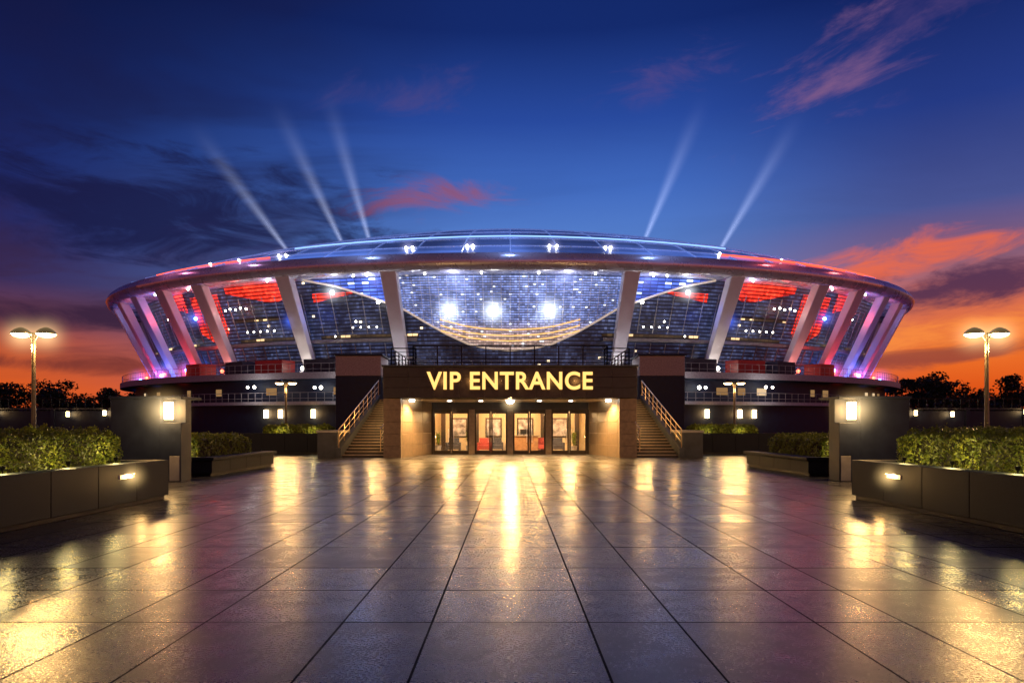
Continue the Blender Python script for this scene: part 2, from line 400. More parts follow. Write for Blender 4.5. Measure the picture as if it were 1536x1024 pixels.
tier('seating_tiers',M['dark'],-180,-46,8.5,19.9,step=2); tier('seating_tiers',M['dark'],46,180,8.5,19.9,step=2)
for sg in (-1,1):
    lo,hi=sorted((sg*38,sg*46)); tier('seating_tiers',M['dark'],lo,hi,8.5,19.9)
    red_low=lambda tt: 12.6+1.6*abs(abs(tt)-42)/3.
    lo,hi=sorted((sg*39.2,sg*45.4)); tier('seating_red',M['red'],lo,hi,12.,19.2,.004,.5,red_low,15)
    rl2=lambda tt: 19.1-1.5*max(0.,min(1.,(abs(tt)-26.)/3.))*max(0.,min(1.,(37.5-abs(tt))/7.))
    lo,hi=sorted((sg*26,sg*37.5)); tier('upper_red_glow',M['bandred'],lo,hi,18.,19.9,.004,.5,rl2,4)
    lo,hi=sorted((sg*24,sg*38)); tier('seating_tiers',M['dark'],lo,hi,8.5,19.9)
    lo,hi=sorted((sg*18.5,sg*24)); tier('upper_red_glow',M['bandred'],lo,hi,17.3,18.3,.004,.5,lambda tt:17.2+.9*(24-abs(tt))/5.5,2)
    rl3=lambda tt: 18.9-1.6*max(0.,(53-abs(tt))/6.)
    lo,hi=sorted((sg*47,sg*53)); tier('upper_red_glow',M['bandred'],lo,hi,17.,19.9,.004,.5,rl3,5)
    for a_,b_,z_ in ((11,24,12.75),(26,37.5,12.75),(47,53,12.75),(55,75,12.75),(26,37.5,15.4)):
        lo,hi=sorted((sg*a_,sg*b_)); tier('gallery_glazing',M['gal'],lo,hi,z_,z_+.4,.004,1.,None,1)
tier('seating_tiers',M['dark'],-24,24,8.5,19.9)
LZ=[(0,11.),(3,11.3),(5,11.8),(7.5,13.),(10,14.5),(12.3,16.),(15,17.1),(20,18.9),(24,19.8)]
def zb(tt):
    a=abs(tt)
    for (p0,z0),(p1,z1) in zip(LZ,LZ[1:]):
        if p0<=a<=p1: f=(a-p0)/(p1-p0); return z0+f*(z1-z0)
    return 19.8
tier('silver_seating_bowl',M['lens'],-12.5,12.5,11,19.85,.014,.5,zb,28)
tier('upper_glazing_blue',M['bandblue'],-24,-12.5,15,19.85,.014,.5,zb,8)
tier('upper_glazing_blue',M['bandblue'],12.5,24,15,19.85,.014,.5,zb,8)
b=MB(); path=[P(fs(zb(q*.5))+.017,q*.5,zb(q*.5)) for q in range(-48,49)]
b.tube(path,.14,6); b.build('bowl_edge',pbr('bowl_edge_glow',(.6,.6,.62),.4,emit=(1,.75,.55),es=.4),st_,True)  # warm glow along the edge put in as emission
b=MB()
for dz in (.9,1.5,2.2):
    b.tube([P(fs(max(zb(q*.5),11+0)+dz)+.019,q*.5,zb(q*.5)*.55+11*.45+dz+.2) for q in range(-16,17)],.075,5)
b.build('bowl_warm_strip',emis('led_amber',(1,.5,.15),1.6),st_)
b=MB()
for q in range(-12,13):
    tt=q*1.0; z0=zb(tt); b.tube([P(fs(z0)+.018,tt,z0),P(fs(19.8)+.018,tt,19.8)],.025,4)
for q in range(13,75,2):   # aisle stairs running up the tiers
    for sg in (-1,1):
        for (za,zc_) in ((8.6,12.1),(13.3,18.3)):
            b.tube([P(fs(za)+.006,sg*(q+.4),za),P(fs(zc_)+.006,sg*(q+.4),zc_)],.07,4,1)
for k in range(1,8):
    b.tube([P(fs(zb(q)+(19.85-zb(q))*k/8)+.0185,q,zb(q)+(19.85-zb(q))*k/8) for q in range(-12,13)],.025,4)
b.build('facade_mullions',[M['steel'],M['conc']],st_)
b=MB()
for t0,t1 in ((-75,-11),(11,75)):
    ring(b,[(fs(12.2)+.002,12.2),(fs(12.2)+.02,12.2),(fs(12.2)+.02,12.6),(fs(12.2)+.004,12.6)],0,2,t0,t1)
    ring(b,[(fs(10.1)+.002,10.1),(fs(10.1)+.008,10.1),(fs(10.1)+.008,10.25),(fs(10.1)+.004,10.25)],0,2,t0,t1)
b.build('mid_gallery',M['conc'],st_)
# columns
TS=[12.8,25.3,38.5,46.5,54.5,62.5,71,81,92,104,117,131,146,162]
b=MB(); colinfo=[]
for tt in TS:
    for sg in (-1,1):
        q=sg*tt; bot=P(.9,q,8.25); top=P(.993,q,20.1)
        tg=(P(1,q+.5,0)-P(1,q-.5,0)).normalized(); ou=Vector((0,0,1)).cross(tg).normalized()
        if ou.dot(P(1,q,0)-P(0,q,0))<0: ou=-ou
        wb,wt=.72,1.0; d0,d1=.55,.8
        pr=[]
        for c_,w,d in ((bot,wb,d0),(top,wt,d1)):
            pr+= [c_-tg*w+ou*d*.6,c_+tg*w+ou*d*.6,c_+tg*w-ou*d,c_-tg*w-ou*d]
        b.hexa(pr)
        colinfo.append((q,bot,top,ou,tg))
        pb=[]
        for zz_ in (8.2,8.7):
            for a_,c2 in ((-1.3,1.1),(1.3,1.1),(1.3,-1.3),(-1.3,-1.3)):
                v=bot+tg*a_+ou*c2; pb.append((v.x,v.y,zz_))
        b.hexa(pb)
b.build('raking_columns',M['steel'],st_,bevel=.12)
b=MB()
for q,bot,top,ou,tg in colinfo:
    a=abs(q)
    if a>76: continue
    if a<20: c_,pw,mi,sc,sp_=(.85,.88,1),620,0,(.66,.66,1),110
    elif a<30: c_,pw,mi,sc,sp_=(1,.85,.72),850,0,(.75,.7,1),100
    elif a<42: c_,pw,mi,sc,sp_=(1,.30,.26),1200,1,(1,.3,.35),90
    elif a<50: c_,pw,mi,sc,sp_=(1,.05,.07),1700,1,(.3,.35,1),60
    elif a<58: c_,pw,mi,sc,sp_=(.12,.18,1),1800,2,(1,.2,.3),60
    elif a<66: c_,pw,mi,sc,sp_=(1,.05,.2),1500,1,(.25,.3,1),50
    else: c_,pw,mi,sc,sp_=(.15,.18,1),1300,2,(.4,.4,1),50
    L=bot+ou*2.3; L.z=8.9
    light('SPOT',L,pw*2.4,c_,st_,.25,tuple(top+ou*.3),62,.7,'column_uplight')
    light('POINT',L+Vector((0,0,.3)),pw*.12,c_,st_,.25,name='column_uplight')
    b.ball(L,.24,mi)
    L2=P(.985,q+(2.6 if q>0 else -2.6),19.3)
    light('POINT',L2,sp_,sc,st_,.3,name='rim_fill'); b.ball((L2.x,L2.y,19.75),.12,0)  # lamp and ball added under the rim to brighten it
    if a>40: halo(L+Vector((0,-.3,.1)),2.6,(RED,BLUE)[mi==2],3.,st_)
b.build('uplight_fixtures',[M['white'],M['redL'],M['blueL']],st_,True)
for q in (-6,6): light('POINT',P(.99,q,19.3),140,(.66,.66,1),st_,.3,name='rim_fill')
b=MB()
FL=[(-6.8,15.6,.36,0),(-1.9,15.5,.4,0),(4.4,15.6,.38,0)]
for sg in (-1,1):
    FL+=[(sg*20.3,18.1,.28,0),(sg*14.9,16.8,.22,0),(sg*26.5,14.9,.24,2),(sg*43,16.2,.24,2),(sg*39.6,18.,.18,2),(sg*18,14.6,.12,0),(sg*21,12.9,.1,0),(sg*48,13.2,.2,0),(sg*50,9.6,.34,2),(sg*46.5,9.8,.22,0),(sg*56,10.5,.24,2),(sg*60,9.4,.25,1)]
    FL+=[(sg*(33+i*.9),16.8+(i%2)*.15,.13,0) for i in range(5)]+[(sg*(29.5+i*1.1),13.9,.11,0) for i in range(5)]+[(sg*(47+i*1.5),16.6,.12,0) for i in range(3)]+[(sg*(15.5+i*1.),13.9,.09,0) for i in range(4)]
    for q,z_,pw,c_ in ((27,14.9,80,BLUE),(22.5,15.5,70,BLUE),(48,17.5,110,BLUE),(50,10.5,120,BLUE),(57,12,110,BLUE),(35.5,17,80,RED),(41,12,70,RED),(52.5,17,80,RED),(20.3,18.1,60,WHITE)):
        light('POINT',P(fs(z_)+.04,sg*q,z_),pw,c_,st_,.2,name='facade_pool_light')  # points added for coloured pools on the tiers, most without a fixture
for q,z_,r_,mi in FL:
    c_=P(fs(z_)+.03,q,z_); b.ball(c_,r_,mi)
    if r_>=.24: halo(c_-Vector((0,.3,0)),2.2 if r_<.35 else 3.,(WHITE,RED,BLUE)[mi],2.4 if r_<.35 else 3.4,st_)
for q in (-17,-9,-3,3,9,17): b.ball(P(.985,q,19.75),.12,0)
for q in (-11.3,-10.6,-4.6,-4,4.2,5,10.3,10.9,-27,-26,24,33,-33,-38): b.ball(R(.97,q,.18),.15,0)
b.build('floodlights',[M['white'],M['redL'],M['blueL']],st_,True)
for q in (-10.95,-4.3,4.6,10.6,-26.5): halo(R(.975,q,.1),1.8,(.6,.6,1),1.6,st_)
for q in (-15,0,15): light('POINT',P(1.04,q,24.8),420,(.3,.45,1),st_,.5,name='roof_fill')  # floating lamps without fixtures, added to brighten the roof
for q,c_ in ((-42,(.8,.2,.4)),(-30,(.6,.3,.6)),(30,(1,.12,.12)),(42,(1,.14,.12))): light('POINT',P(1.03,q,24.2),320,c_,st_,.5,name='roof_fill')  # same added fill, tints the roof flanks
# podium
b=MB(); pp=[(.8,8.3),(.985,8.3),(.985,7.5),(.95,7.45),(.95,4.7),(1.0,4.7),(1.0,4.3),(.985,4.25),(.985,-.02)]
ring(b,pp,0,2)
for i,f in enumerate(b.f): b.mi[i]=[1,0,1,1,1,0,1,1][i%8]
b.build('podium',[pbr('slab_edge',(.4,.4,.42),.6),M['navy']],st_)
b=MB(); random.seed(3)
for q in range(-80,81,3):
    if abs(q)<12 or random.random()<.74: continue
    ta,tb=q-random.uniform(.3,.9),q+random.uniform(.3,.9)
    b.face([P(.952,ta,5.6),P(.952,tb,5.6),P(.952,tb,6.5),P(.952,ta,6.5)],random.choice((0,0,1)))
b.build('concourse_windows',[emis('lit_window',(1,.55,.22),.3),emis('lit_window_bright',(1,.7,.4),.8)],st_)
b=MB()
for q in range(-90,91,1):
    a=P(.997,q,4.7); b.tube([a,a+Vector((0,0,1.1))],.03,4)
    a=P(.98,q,8.3); b.tube([a,a+Vector((0,0,1.1))],.025,4)
for z_ in (5.1,5.8): b.tube([P(.997,q,z_) for q in range(-90,91,2)],.03,4)
for z_ in (8.7,9.4): b.tube([P(.98,q,z_) for q in range(-90,91,2)],.025,4)
b.build('railings',M['conc'],st_)
b=MB()
for sg in (-1,1):
    for q0,q1,mi in ((27,31,1),(33,36,0),(20,24,0),(41,44,1)):
        for a_ in range(q0,q1):
            A0,A1=P(.96,sg*a_,8.3),P(.96,sg*(a_+1),8.3); B0,B1=P(.92,sg*a_,8.3),P(.92,sg*(a_+1),8.3)
            up=Vector((0,0,1.7)); b.hexa([A0,A1,B1,B0,A0+up,A1+up,B1+up,B0+up],mi)
b.build('podium_kiosks',[M['concd'],pbr('red_panel',(.2,.012,.012),.4,emit=(1,.03,.02),es=.03)],st_)
b=MB()
def wy(x_): return YC-B*.985*math.cos(math.asin(min(1,x_/(A*.985))))
for sg in (-1,1):
    for x_ in (24.,28.4,30.4):
        yy=wy(x_); b.box(sg*x_-.22,sg*x_+.22,yy-.35,yy-.1,2.7,3.7,0)
        light('POINT',(sg*x_,yy-.9,3.2),80,WARM,st_,.3,name='wall_lamp')
    for q,pw in ((17,260),(28,180)): light('POINT',P(1.03,sg*q,6.4),pw,(.9,.8,.8),st_,.3,name='slab_fill')  # floating points added to brighten the slab edge
    tw=MB(); tw.box(sg*14.2,sg*19.2,75,79.5,0,7.2,1); tw.box(sg*14.2,sg*19.2,75,79.5,7.21,9.4,0); tw.box(sg*14.0,sg*19.4,74.8,79.7,9.41,9.6,1)
    tw.build('stair_tower',[pbr('tower_panel',(.4,.32,.3),.6),M['navy']],st_,bevel=.05)
    c=MB(); c.ball(P(.98,sg*21,6.4),.22); c.ball(P(.98,sg*21.8,6.4),.18); c.ball(P(.98,sg*30,6.6),.18); c.ball(P(.98,sg*31,6.6),.16); c.build('concourse_lamps',M['white'],st_,True)
b.build('podium_wall_lamps',M['warmhi'],st_)

# searchlights
m,t=newmat('beam_glow')  # beam light put in as a self-glowing cone
ob=t.n('ShaderNodeTexCoord').outputs['Object']; X,Y,Z=t.sep(ob)
rr=t.m('SQRT',t.m('ADD',t.m('MULTIPLY',X,X),t.m('MULTIPLY',Y,Y)))
rn=t.m('DIVIDE',rr,t.m('ADD',.35,t.m('MULTIPLY',Z,.085)))
fa=t.m('POWER',t.m('SUBTRACT',1.,rn,clamp=True),1.8)
ln=t.m('POWER',t.m('SUBTRACT',1.,t.m('DIVIDE',Z,27.),clamp=True),1.8)
near=t.m('DIVIDE',1.,t.m('ADD',1.,t.m('MULTIPLY',Z,.3)))
e_=t.n('ShaderNodeEmission'); e_.inputs[0].default_value=(.6,.68,1,1); t.put(e_.inputs[1],t.m('MULTIPLY',t.m('MULTIPLY',fa,ln),t.m('MULTIPLY',near,2.0)))
o=t.n('ShaderNodeOutputMaterial'); t.put(o.inputs['Volume'],e_.outputs[0]); beamM=m
for bx,tx,tz in ((-33.8,-48.,46.),(-25.4,-35.5,49.),(-21.4,-28.,51.),(20.2,28.5,48),(32.,43.,46.)):
    yy=106; s_=math.hypot(bx/A,(YC-yy)/B); tq=math.degrees(math.atan2(bx/A,(YC-yy)/B)); z0=rz(s_,tq)
    root=empty('searchlight',(bx,yy,z0))
    b=MB(); b.lathe([(.001,0),(.5,0),(.5,.25),(.3,.3),(.3,.5),(.42,.8),(.42,.9)],(0,0,0),14,0); b.lathe([(.001,.85),(.4,.85)],(0,0,0),14,1)
    o=b.build('lamp_housing',[M['black'],M['white']],root,True)
    b=MB(); b.lathe([(.001,0),(.35,0),(.35+.085*27,27),(.001,27)],(0,0,0),16)
    o=b.build('light_beam',beamM,root); o.location=(0,0,.7)
    o.rotation_euler=Vector((tx-bx,0,tz-z0)).to_track_quat('Z','Y').to_euler()

# ---------------------------------------------------------------- entrance building
en=empty('entrance_building')
b=MB()
zc=[.0,.62,1.24,1.86,2.48,3.06]
for sg in (-1,1):
    for z0,z1 in zip(zc,zc[1:]):
        b.box(sg*5.605,sg*6.495,35.0,35.5,z0+.006,z1-.006,0)
        a=Vector((5.6,35.5,0)); c_=Vector((4.6,40,0))
        for k in range(3):
            p0=a+(c_-a)*(k/3+.003); p1=a+(c_-a)*((k+1)/3-.003); nrm=Vector((.3,.07,0))
            q=[p0,p1,p1+nrm,p0+nrm]
            b.hexa([(sg*v.x,v.y,z0+.006) for v in q]+[(sg*v.x,v.y,z1-.006) for v in q],0)
    b.box(sg*6.0,sg*6.48,35.5,46,0,3.06,1)
b.build('stone_walls',[M['stone'],M['stoned']],en,bevel=.006)
b=MB()
b.box(-5.7,-5.98,35.52,45.9,0,3.0); b.box(5.7,5.98,35.52,45.9,0,3.0); b.build('wall_core',M['stoned'],en)
b=MB(); n=10; w=13.0/n
b.box(-6.47,6.47,34.97,45.95,3.1,4.66,0)
for i in range(n):
    for z0,z1 in ((3.08,3.6),(3.61,4.14),(4.15,4.62)):
        b.box(-6.5+i*w+.006,-6.5+(i+1)*w-.006,34.85,34.965,z0,z1,0)
b.box(-6.56,6.56,34.78,46.05,4.66,4.76,1)
b.build('sign_fascia',[M['stoned'],M['concd']],en,bevel=.006)
b=MB(); b.box(-5.6,5.6,35.5,40,3.03,3.095); b.build('soffit',pbr('soffit_panel',(.35,.3,.24),.6),en)
b=MB()
for x_ in (-3.3,-1.6,1.6,3.3): b.lathe([(.001,0),(.1,0),(.12,-.02)],(x_,37.2,3.02),12)
for x_ in (-5.15,5.15): b.lathe([(.001,-.12),(.13,-.1),(.15,0)],(x_,35.8,3.02),12)
b.lathe([(.001,-.2),(.18,-.14),(.22,0)],(0,36.5,3.02),14)
b.build('downlights',M['white'],en)
for x_ in (-3.3,-1.6,1.6,3.3): light('SPOT',(x_,37.2,2.96),900,WARM,en,.1,(x_,36.2,0),150,.8,'downlight')
light('SPOT',(0,36.2,2.75),900,WARM,en,.12,(0,33.5,0),160,.8,'downlight')
for x_ in (-5.0,5.0):
    light('SPOT',(x_,36.1,2.88),1100,WARM,en,.1,(x_*1.02,35.8,0),155,.8,'wall_washer')
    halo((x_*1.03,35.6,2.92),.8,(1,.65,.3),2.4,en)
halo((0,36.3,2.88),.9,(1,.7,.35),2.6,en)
b=MB()
bays=[(-4.5,-2.42),(-2.08,-.17),(.17,2.08),(2.42,4.5)]
b.box(-4.6,4.6,40.0,40.25,2.62,3.03,1)
for x0,x1 in ((-2.42,-2.08),(-.17,.17),(2.08,2.42)): b.box(x0,x1,39.95,40.25,0,2.62,0)
b.box(-4.62,-4.5,39.98,40.25,0,2.62,2); b.box(4.5,4.62,39.98,40.25,0,2.62,2)
gb=MB()
for x0,x1 in bays:
    mid=(x0+x1)/2
    b.box(x0,x1,40.03,40.17,2.5,2.618,2); b.box(x0,x1,40.05,40.15,0.0,.05,2)
    for l,r in ((x0,mid-.01),(mid+.01,x1)):
        b.box(l,l+.09,40.05,40.13,.05,2.498,2); b.box(r-.09,r,40.05,40.13,.05,2.498,2)
        b.box(l+.09,r-.09,40.05,40.13,2.38,2.498,2); b.box(l+.09,r-.09,40.05,40.13,.05,.22,2)
        gb.box(l+.09,r-.09,40.085,40.095,.22,2.38)
        hx=(r-.14) if l==x0 else (l+.14)
        b.tube([(hx,39.98,.7),(hx,39.98,1.5)],.02,6,3); b.tube([(hx,39.98,.8),(hx,40.06,.8)],.012,5,3); b.tube([(hx,39.98,1.4),(hx,40.06,1.4)],.012,5,3)
b.build('door_frames',[M['stone'],M['stoned'],M['bronze'],M['steel']],en)
gb.build('door_glass',M['glass'],en)
wallm=pbr('lobby_wall',(.62,.48,.3),.7,0,2,.1,.05)
b=MB(); b.box(-5.6,5.6,45.5,45.7,0,3,0); b.box(-5.6,-5.4,40.3,45.5,0,3,0); b.box(5.4,5.6,40.3,45.5,0,3,0)
b.box(-5.4,5.4,40.3,45.5,3.0,3.08,1); b.box(-5.4,5.4,40.26,45.5,0,.012,2)
for x_ in (-3.4,-1.1,1.0,3.3):
    b.box(x_-.55,x_+.55,45.44,45.49,.9,2.2,3); b.box(x_-.45,x_+.45,45.41,45.438,1.0,2.1,4)
for x_ in (-4.4,-2.2,2.15,4.4): b.box(x_-.14,x_+.14,44.9,45.2,0,3,3)
b.build('lobby',[wallm,pbr('lobby_ceiling',(.7,.66,.6),.7),pbr('lobby_floor',(.35,.27,.18),.25),M['bronze'],pbr('wall_print',(.35,.3,.3),.6,0,3,.9)],en)
b=MB()
for x_ in (-4,-2.3,-.8,.8,2.3,4): b.box(x_-.3,x_+.3,42.2,42.8,2.96,2.99)
b.build('lobby_ceiling_lights',M['white'],en)
for x_ in (-3.6,-1.2,1.2,3.6): light('POINT',(x_,42.2,2.5),430,(1,.62,.26),en,.3,name='lobby_light')
def armchair(x,y,mat):
    r=empty('armchair',(x,y,0)); b=MB()
    b.box(-.35,.35,-.35,.3,.18,.44); b.box(-.35,.35,.3,.46,.18,.9); b.box(-.46,-.352,-.35,.46,.12,.62); b.box(.352,.46,-.35,.46,.12,.62)
    for a in (-.4,.4):
        for c in (-.3,.4): b.tube([(a,c,0),(a,c,.14)],.025,6)
    b.build('seat_and_back',mat,r,bevel=.04)
rm=pbr('red_upholstery',(.3,.04,.03),.7); dm=pbr('dark_upholstery',(.04,.04,.05),.7)
armchair(-3.6,43.2,dm); armchair(-1.6,43,rm); armchair(-.9,44.2,dm); armchair(3.,43.4,dm); armchair(1.9,44.3,rm)
dk=empty('reception_desk',(.9,44.2,0)); b=MB(); b.box(-.9,.9,-.3,.3,0,1.0); b.box(-1,1,-.4,.35,1.001,1.06,1); b.box(-.25,.25,-.1,-.06,1.12,1.45,2); b.box(-.04,.04,-.1,-.05,1.06,1.12,2); b.build('counter',[pbr('desk_wood',(.25,.13,.06),.4),M['stone'],M['black']],dk)
def pot(x,y):
    r=empty('potted_plant',(x,y,0)); b=MB(); b.lathe([(.001,0),(.16,0),(.22,.4),(.19,.4),(.001,.36)],(0,0,0),14); b.build('pot',M['conc'],r,True)
    b=MB()
    for i in range(60):
        a=random.random()*6.28; h=random.uniform(.5,1.3); R__=random.uniform(.15,.45)
        p0=Vector((0,0,.38)); p1=Vector((math.cos(a)*R__*.5,math.sin(a)*R__*.5,h)); p2=Vector((math.cos(a)*R__,math.sin(a)*R__,h-.08)); w_=Vector((-math.sin(a),math.cos(a),0))*.03
        b.face([p0,p1-w_,p2,p1+w_])
    b.build('leaves',M['leaf'],r)
pot(-2.7,44.6); pot(4.0,43); pot(-4.7,44.6)
b=MB()
def railing(b,pts,z0,h,posts=1.25,bars=5):
    for (xa,ya),(xb,yb) in zip(pts,pts[1:]):
        L=math.hypot(xb-xa,yb-ya); n=max(1,round(L/posts))
        for i in range(n+1):
            f=i/n; x_,y_=xa+(xb-xa)*f,ya+(yb-ya)*f; b.box(x_-.03,x_+.03,y_-.03,y_+.03,z0,z0+h)
        for k in range(bars):
            z_=z0+h*(k+1)/bars-.02; b.tube([(xa,ya,z_),(xb,yb,z_)],.018 if k<bars-1 else .032,5)
railing(b,[(-6.3,46),(-6.3,36.2),(-5.,36.2),(-5.,35.2),(5.,35.2),(5.,36.2),(6.3,36.2),(6.3,46)],4.76,1.02)
b.build('terrace_railing',M['black'],en)
b=MB(); b.box(-9.2,9.2,46.1,78,0,3.4); b.box(-6,6,46.1,78,3.41,4.7); b.build('terrace_block',M['navy'],en)
# sign
cu=bpy.data.curves.new('sign','FONT'); cu.body='VIP ENTRANCE'; cu.extrude=.05; cu.offset=.022; cu.space_character=1.08
to=bpy.data.objects.new('tmp',cu); COL.objects.link(to); bpy.context.view_layer.update()
me=bpy.data.meshes.new_from_object(to.evaluated_get(bpy.context.evaluated_depsgraph_get())); bpy.data.objects.remove(to)
co=np.array([v.co for v in me.vertices]); mn,mxx=co.min(0),co.max(0)
sg_=empty('vip_entrance_sign',(-.02,34.75,3.95))
WT,HT=8.45,.92
for v in me.vertices:
    v.co=((v.co.x-(mn[0]+mxx[0])/2)/(mxx[0]-mn[0])*WT,(v.co.y-(mn[1]+mxx[1])/2)/(mxx[1]-mn[1])*HT,v.co.z)
me.materials.clear(); me.materials.append(emis('sign_face',(1,.58,.16),1.6))
me.materials.append(emis('sign_return',(1,.3,.04),.8))
for p_ in me.polygons: p_.material_index=0 if abs(p_.normal.z)>.5 else 1
ob_=bpy.data.objects.new('letters',me); COL.objects.link(ob_); ob_.rotation_euler=(rad(90),0,0); ob_.parent=sg_
b=MB()
for x_ in np.arange(-4.1,4.2,.41): b.tube([(x_,0.02,0),(x_,.1,0)],.015,5)
b.build('standoffs',M['steel'],sg_)
for x_ in (-3.4,-2,-.7,.7,2,3.4): light('POINT',(x_,-.3,0),14,(1,.45,.12),sg_,.1,name='sign_glow')

# stairs
for sg in (-1,1):
    r=empty('outdoor_staircase'); b=MB(); n=22
    for i in range(n):
        y0=35.3+i*.48
        b.box(sg*6.55,sg*8.68,y0,y0+.48,0,(i+1)*.155-.03,0)
        b.box(sg*6.55,sg*8.68,y0-.03,y0+.48-.032,(i+1)*.155-.029,(i+1)*.155,1)
    b.build('steps',[M['stoned'],M['step']],r)
    b=MB(); zt=22*.155
    b.prism([(35.1,0),(35.1,.5),(35.3+22*.48,zt+.35),(35.3+22*.48,0)],sg*8.7,sg*8.95,0)
    b.box(sg*8.97,sg*10.0,35.4,40,0,1.3,0); b.box(sg*8.93,sg*10.04,35.35,40.05,1.301,1.42,1)
    b.build('side_walls',[M['concd'],M['conc']],r,bevel=.01)
    b=MB()
    for xx in (sg*8.83,sg*6.68):
        f=lambda y_,h: (xx,y_,.5+(y_-35.1)/(10.76)*(zt-.15)+h)
        for h in (.95,.6,.3): b.tube([f(35.15,h),f(45.8,h)],.03 if h>.9 else .015,6)
        for k in range(10): y_=35.2+k*1.17; b.tube([f(y_,-.2),f(y_,.95)],.022,5)
    b.build('handrails',pbr('brass_rail',(.5,.36,.2),.35,.8,6,.1,0),r)
    for yy_,zz2 in ((36.5,1.7),(39,2.4),(42,3.4)): light('POINT',(sg*7.4,yy_,zz2),100,WARM,r,.1,name='stair_light')
    light('POINT',(sg*8.2,34.2,2.0),40,WARM,r,.1,name='stair_light')

# ---------------------------------------------------------------- hedges / planters
def leafmesh(name,C,N,size,mat,parent=None):
    n=len(C); r=rng.normal(size=(n,3)); nn=N+.75*r; nn/=np.linalg.norm(nn,axis=1)[:,None]
    u=np.cross(nn,rng.normal(size=(n,3))); u/=np.linalg.norm(u,axis=1)[:,None]; w=np.cross(nn,u)
    s=size*rng.uniform(.6,1.3,size=(n,1))
    V=np.stack([C-u*s,C+w*s*.55,C+u*s,C-w*s*.55],1).reshape(-1,3)
    me=bpy.data.meshes.new(name); me.vertices.add(4*n); me.vertices.foreach_set('co',V.ravel())
    me.loops.add(4*n); me.loops.foreach_set('vertex_index',np.arange(4*n)); me.polygons.add(n)
    me.polygons.foreach_set('loop_start',np.arange(0,4*n,4)); me.polygons.foreach_set('loop_total',np.full(n,4)); me.materials.append(mat); me.update(calc_edges=True)
    o=bpy.data.objects.new(name,me); COL.objects.link(o)
    if parent: o.parent=parent
    return o
def hedge(x0,x1,y0,y1,z0,z1,n,size):
    if x0>x1:x0,x1=x1,x0
    r=empty('hedge')
    hx,hy=(x1-x0)/2,(y1-y0)/2; cx_,cy_=(x0+x1)/2,(y0+y1)/2; h=z1-z0
    at=4*hx*hy; as_=2*(2*hx+2*hy)*h; nt=int(n*at/(at+as_*1.6)); ns=n-nt
    T=np.column_stack([rng.uniform(-hx,hx,nt),rng.uniform(-hy,hy,nt),np.full(nt,h)]); NT_=np.tile([0,0,1.],(nt,1))
    q=rng.uniform(0,4*(hx+hy),ns); zz=rng.uniform(0,h,ns)
    SX=np.where(q<2*hx,q-hx,np.where(q<2*hx+2*hy,hx,np.where(q<4*hx+2*hy,hx-(q-2*hx-2*hy),-hx)))
    SY=np.where(q<2*hx,-hy,np.where(q<2*hx+2*hy,q-2*hx-hy,np.where(q<4*hx+2*hy,hy,hy-(q-4*hx-2*hy))))
    Nn=np.column_stack([np.where((q>=2*hx)&(q<2*hx+2*hy),1.,np.where(q>=4*hx+2*hy,-1.,0)),np.where(q<2*hx,-1.,np.where((q>=2*hx+2*hy)&(q<4*hx+2*hy),1.,0)),np.zeros(ns)])
    C=np.vstack([T,np.column_stack([SX,SY,zz])]); N=np.vstack([NT_,Nn])
    ex=np.clip((np.abs(C[:,0])-(hx-.28))/.28,0,1); ey=np.clip((np.abs(C[:,1])-(hy-.28))/.28,0,1); ez=np.clip((C[:,2]-(h-.28))/.28,0,1)
    k=(ex**2+ey**2)*ez**2
    C[:,0]-=np.sign(C[:,0])*ex*ez**2*.1; C[:,1]-=np.sign(C[:,1])*ey*ez**2*.1; C[:,2]-=k*.09
    bump=.035*np.sin(C[:,0]*5.1+C[:,1]*3.3)+.03*np.sin(C[:,1]*7.7-C[:,0]*2.+C[:,2]*6)+.03*np.sin(C[:,1]*13+C[:,2]*11+C[:,0]*17)
    C+=N*(bump[:,None]+rng.normal(scale=.028,size=(len(C),1))-.03)
    stray=rng.random(len(C))<.02; C[stray]+=N[stray]*rng.uniform(.02,.1,(stray.sum(),1))
    C+=np.array([cx_,cy_,z0])
    leafmesh('foliage',C,N,size,M['leaf'],r)
    b=MB(); b.box(x0+.14,x1-.14,y0+.14,y1-.14,z0,z1-.16); b.build('twig_core',M['soil'],r)
def planter(x0,x1,y0,y1,h,th=.35):
    if x0>x1:x0,x1=x1,x0
    r=empty('stone_planter'); b=MB()
    n=max(1,round((y1-y0)/1.35)); dy=(y1-y0)/n
    for i in range(n):
        for xa,xb in ((x0,x0+th),(x1-th,x1)): b.box(xa,xb,y0+i*dy+.004,y0+(i+1)*dy-.004,.09,h)
    n=max(1,round((x1-x0-2*th)/1.35)); dx=(x1-x0-2*th)/n
    for i in range(n):
        for ya,yb in ((y0+.003,y0+th),(y1-th,y1-.003)): b.box(x0+th+i*dx+.004,x0+th+(i+1)*dx-.004,ya,yb,.09,h-.002)
    b.box(x0+.06,x1-.06,y0+.06,y1-.06,0,.088,1)
    b.box(x0+th+.01,x1-th-.01,y0+th+.01,y1-th-.01,.09,h-.1,2)
    b.build('granite_blocks',[M['granite'],M['black'],M['soil']],r,bevel=.012); return r
def spike(x,y,z,pw):  # spike lamp added to brighten the hedges
    r=empty('hedge_fill_light',(x,y,z)); b=MB()
    b.tube([(0,0,-.1),(0,0,.05)],.012,6); b.lathe([(.001,.05),(.03,.05),(.045,.12),(.04,.12)],(0,0,0),10); b.lathe([(.001,.11),(.038,.115)],(0,0,0),10,1)
    b.build('spike',[M['black'],M['warm']],r,True); light('POINT',(0,0,.2),pw,(1,.76,.28),r,.06)
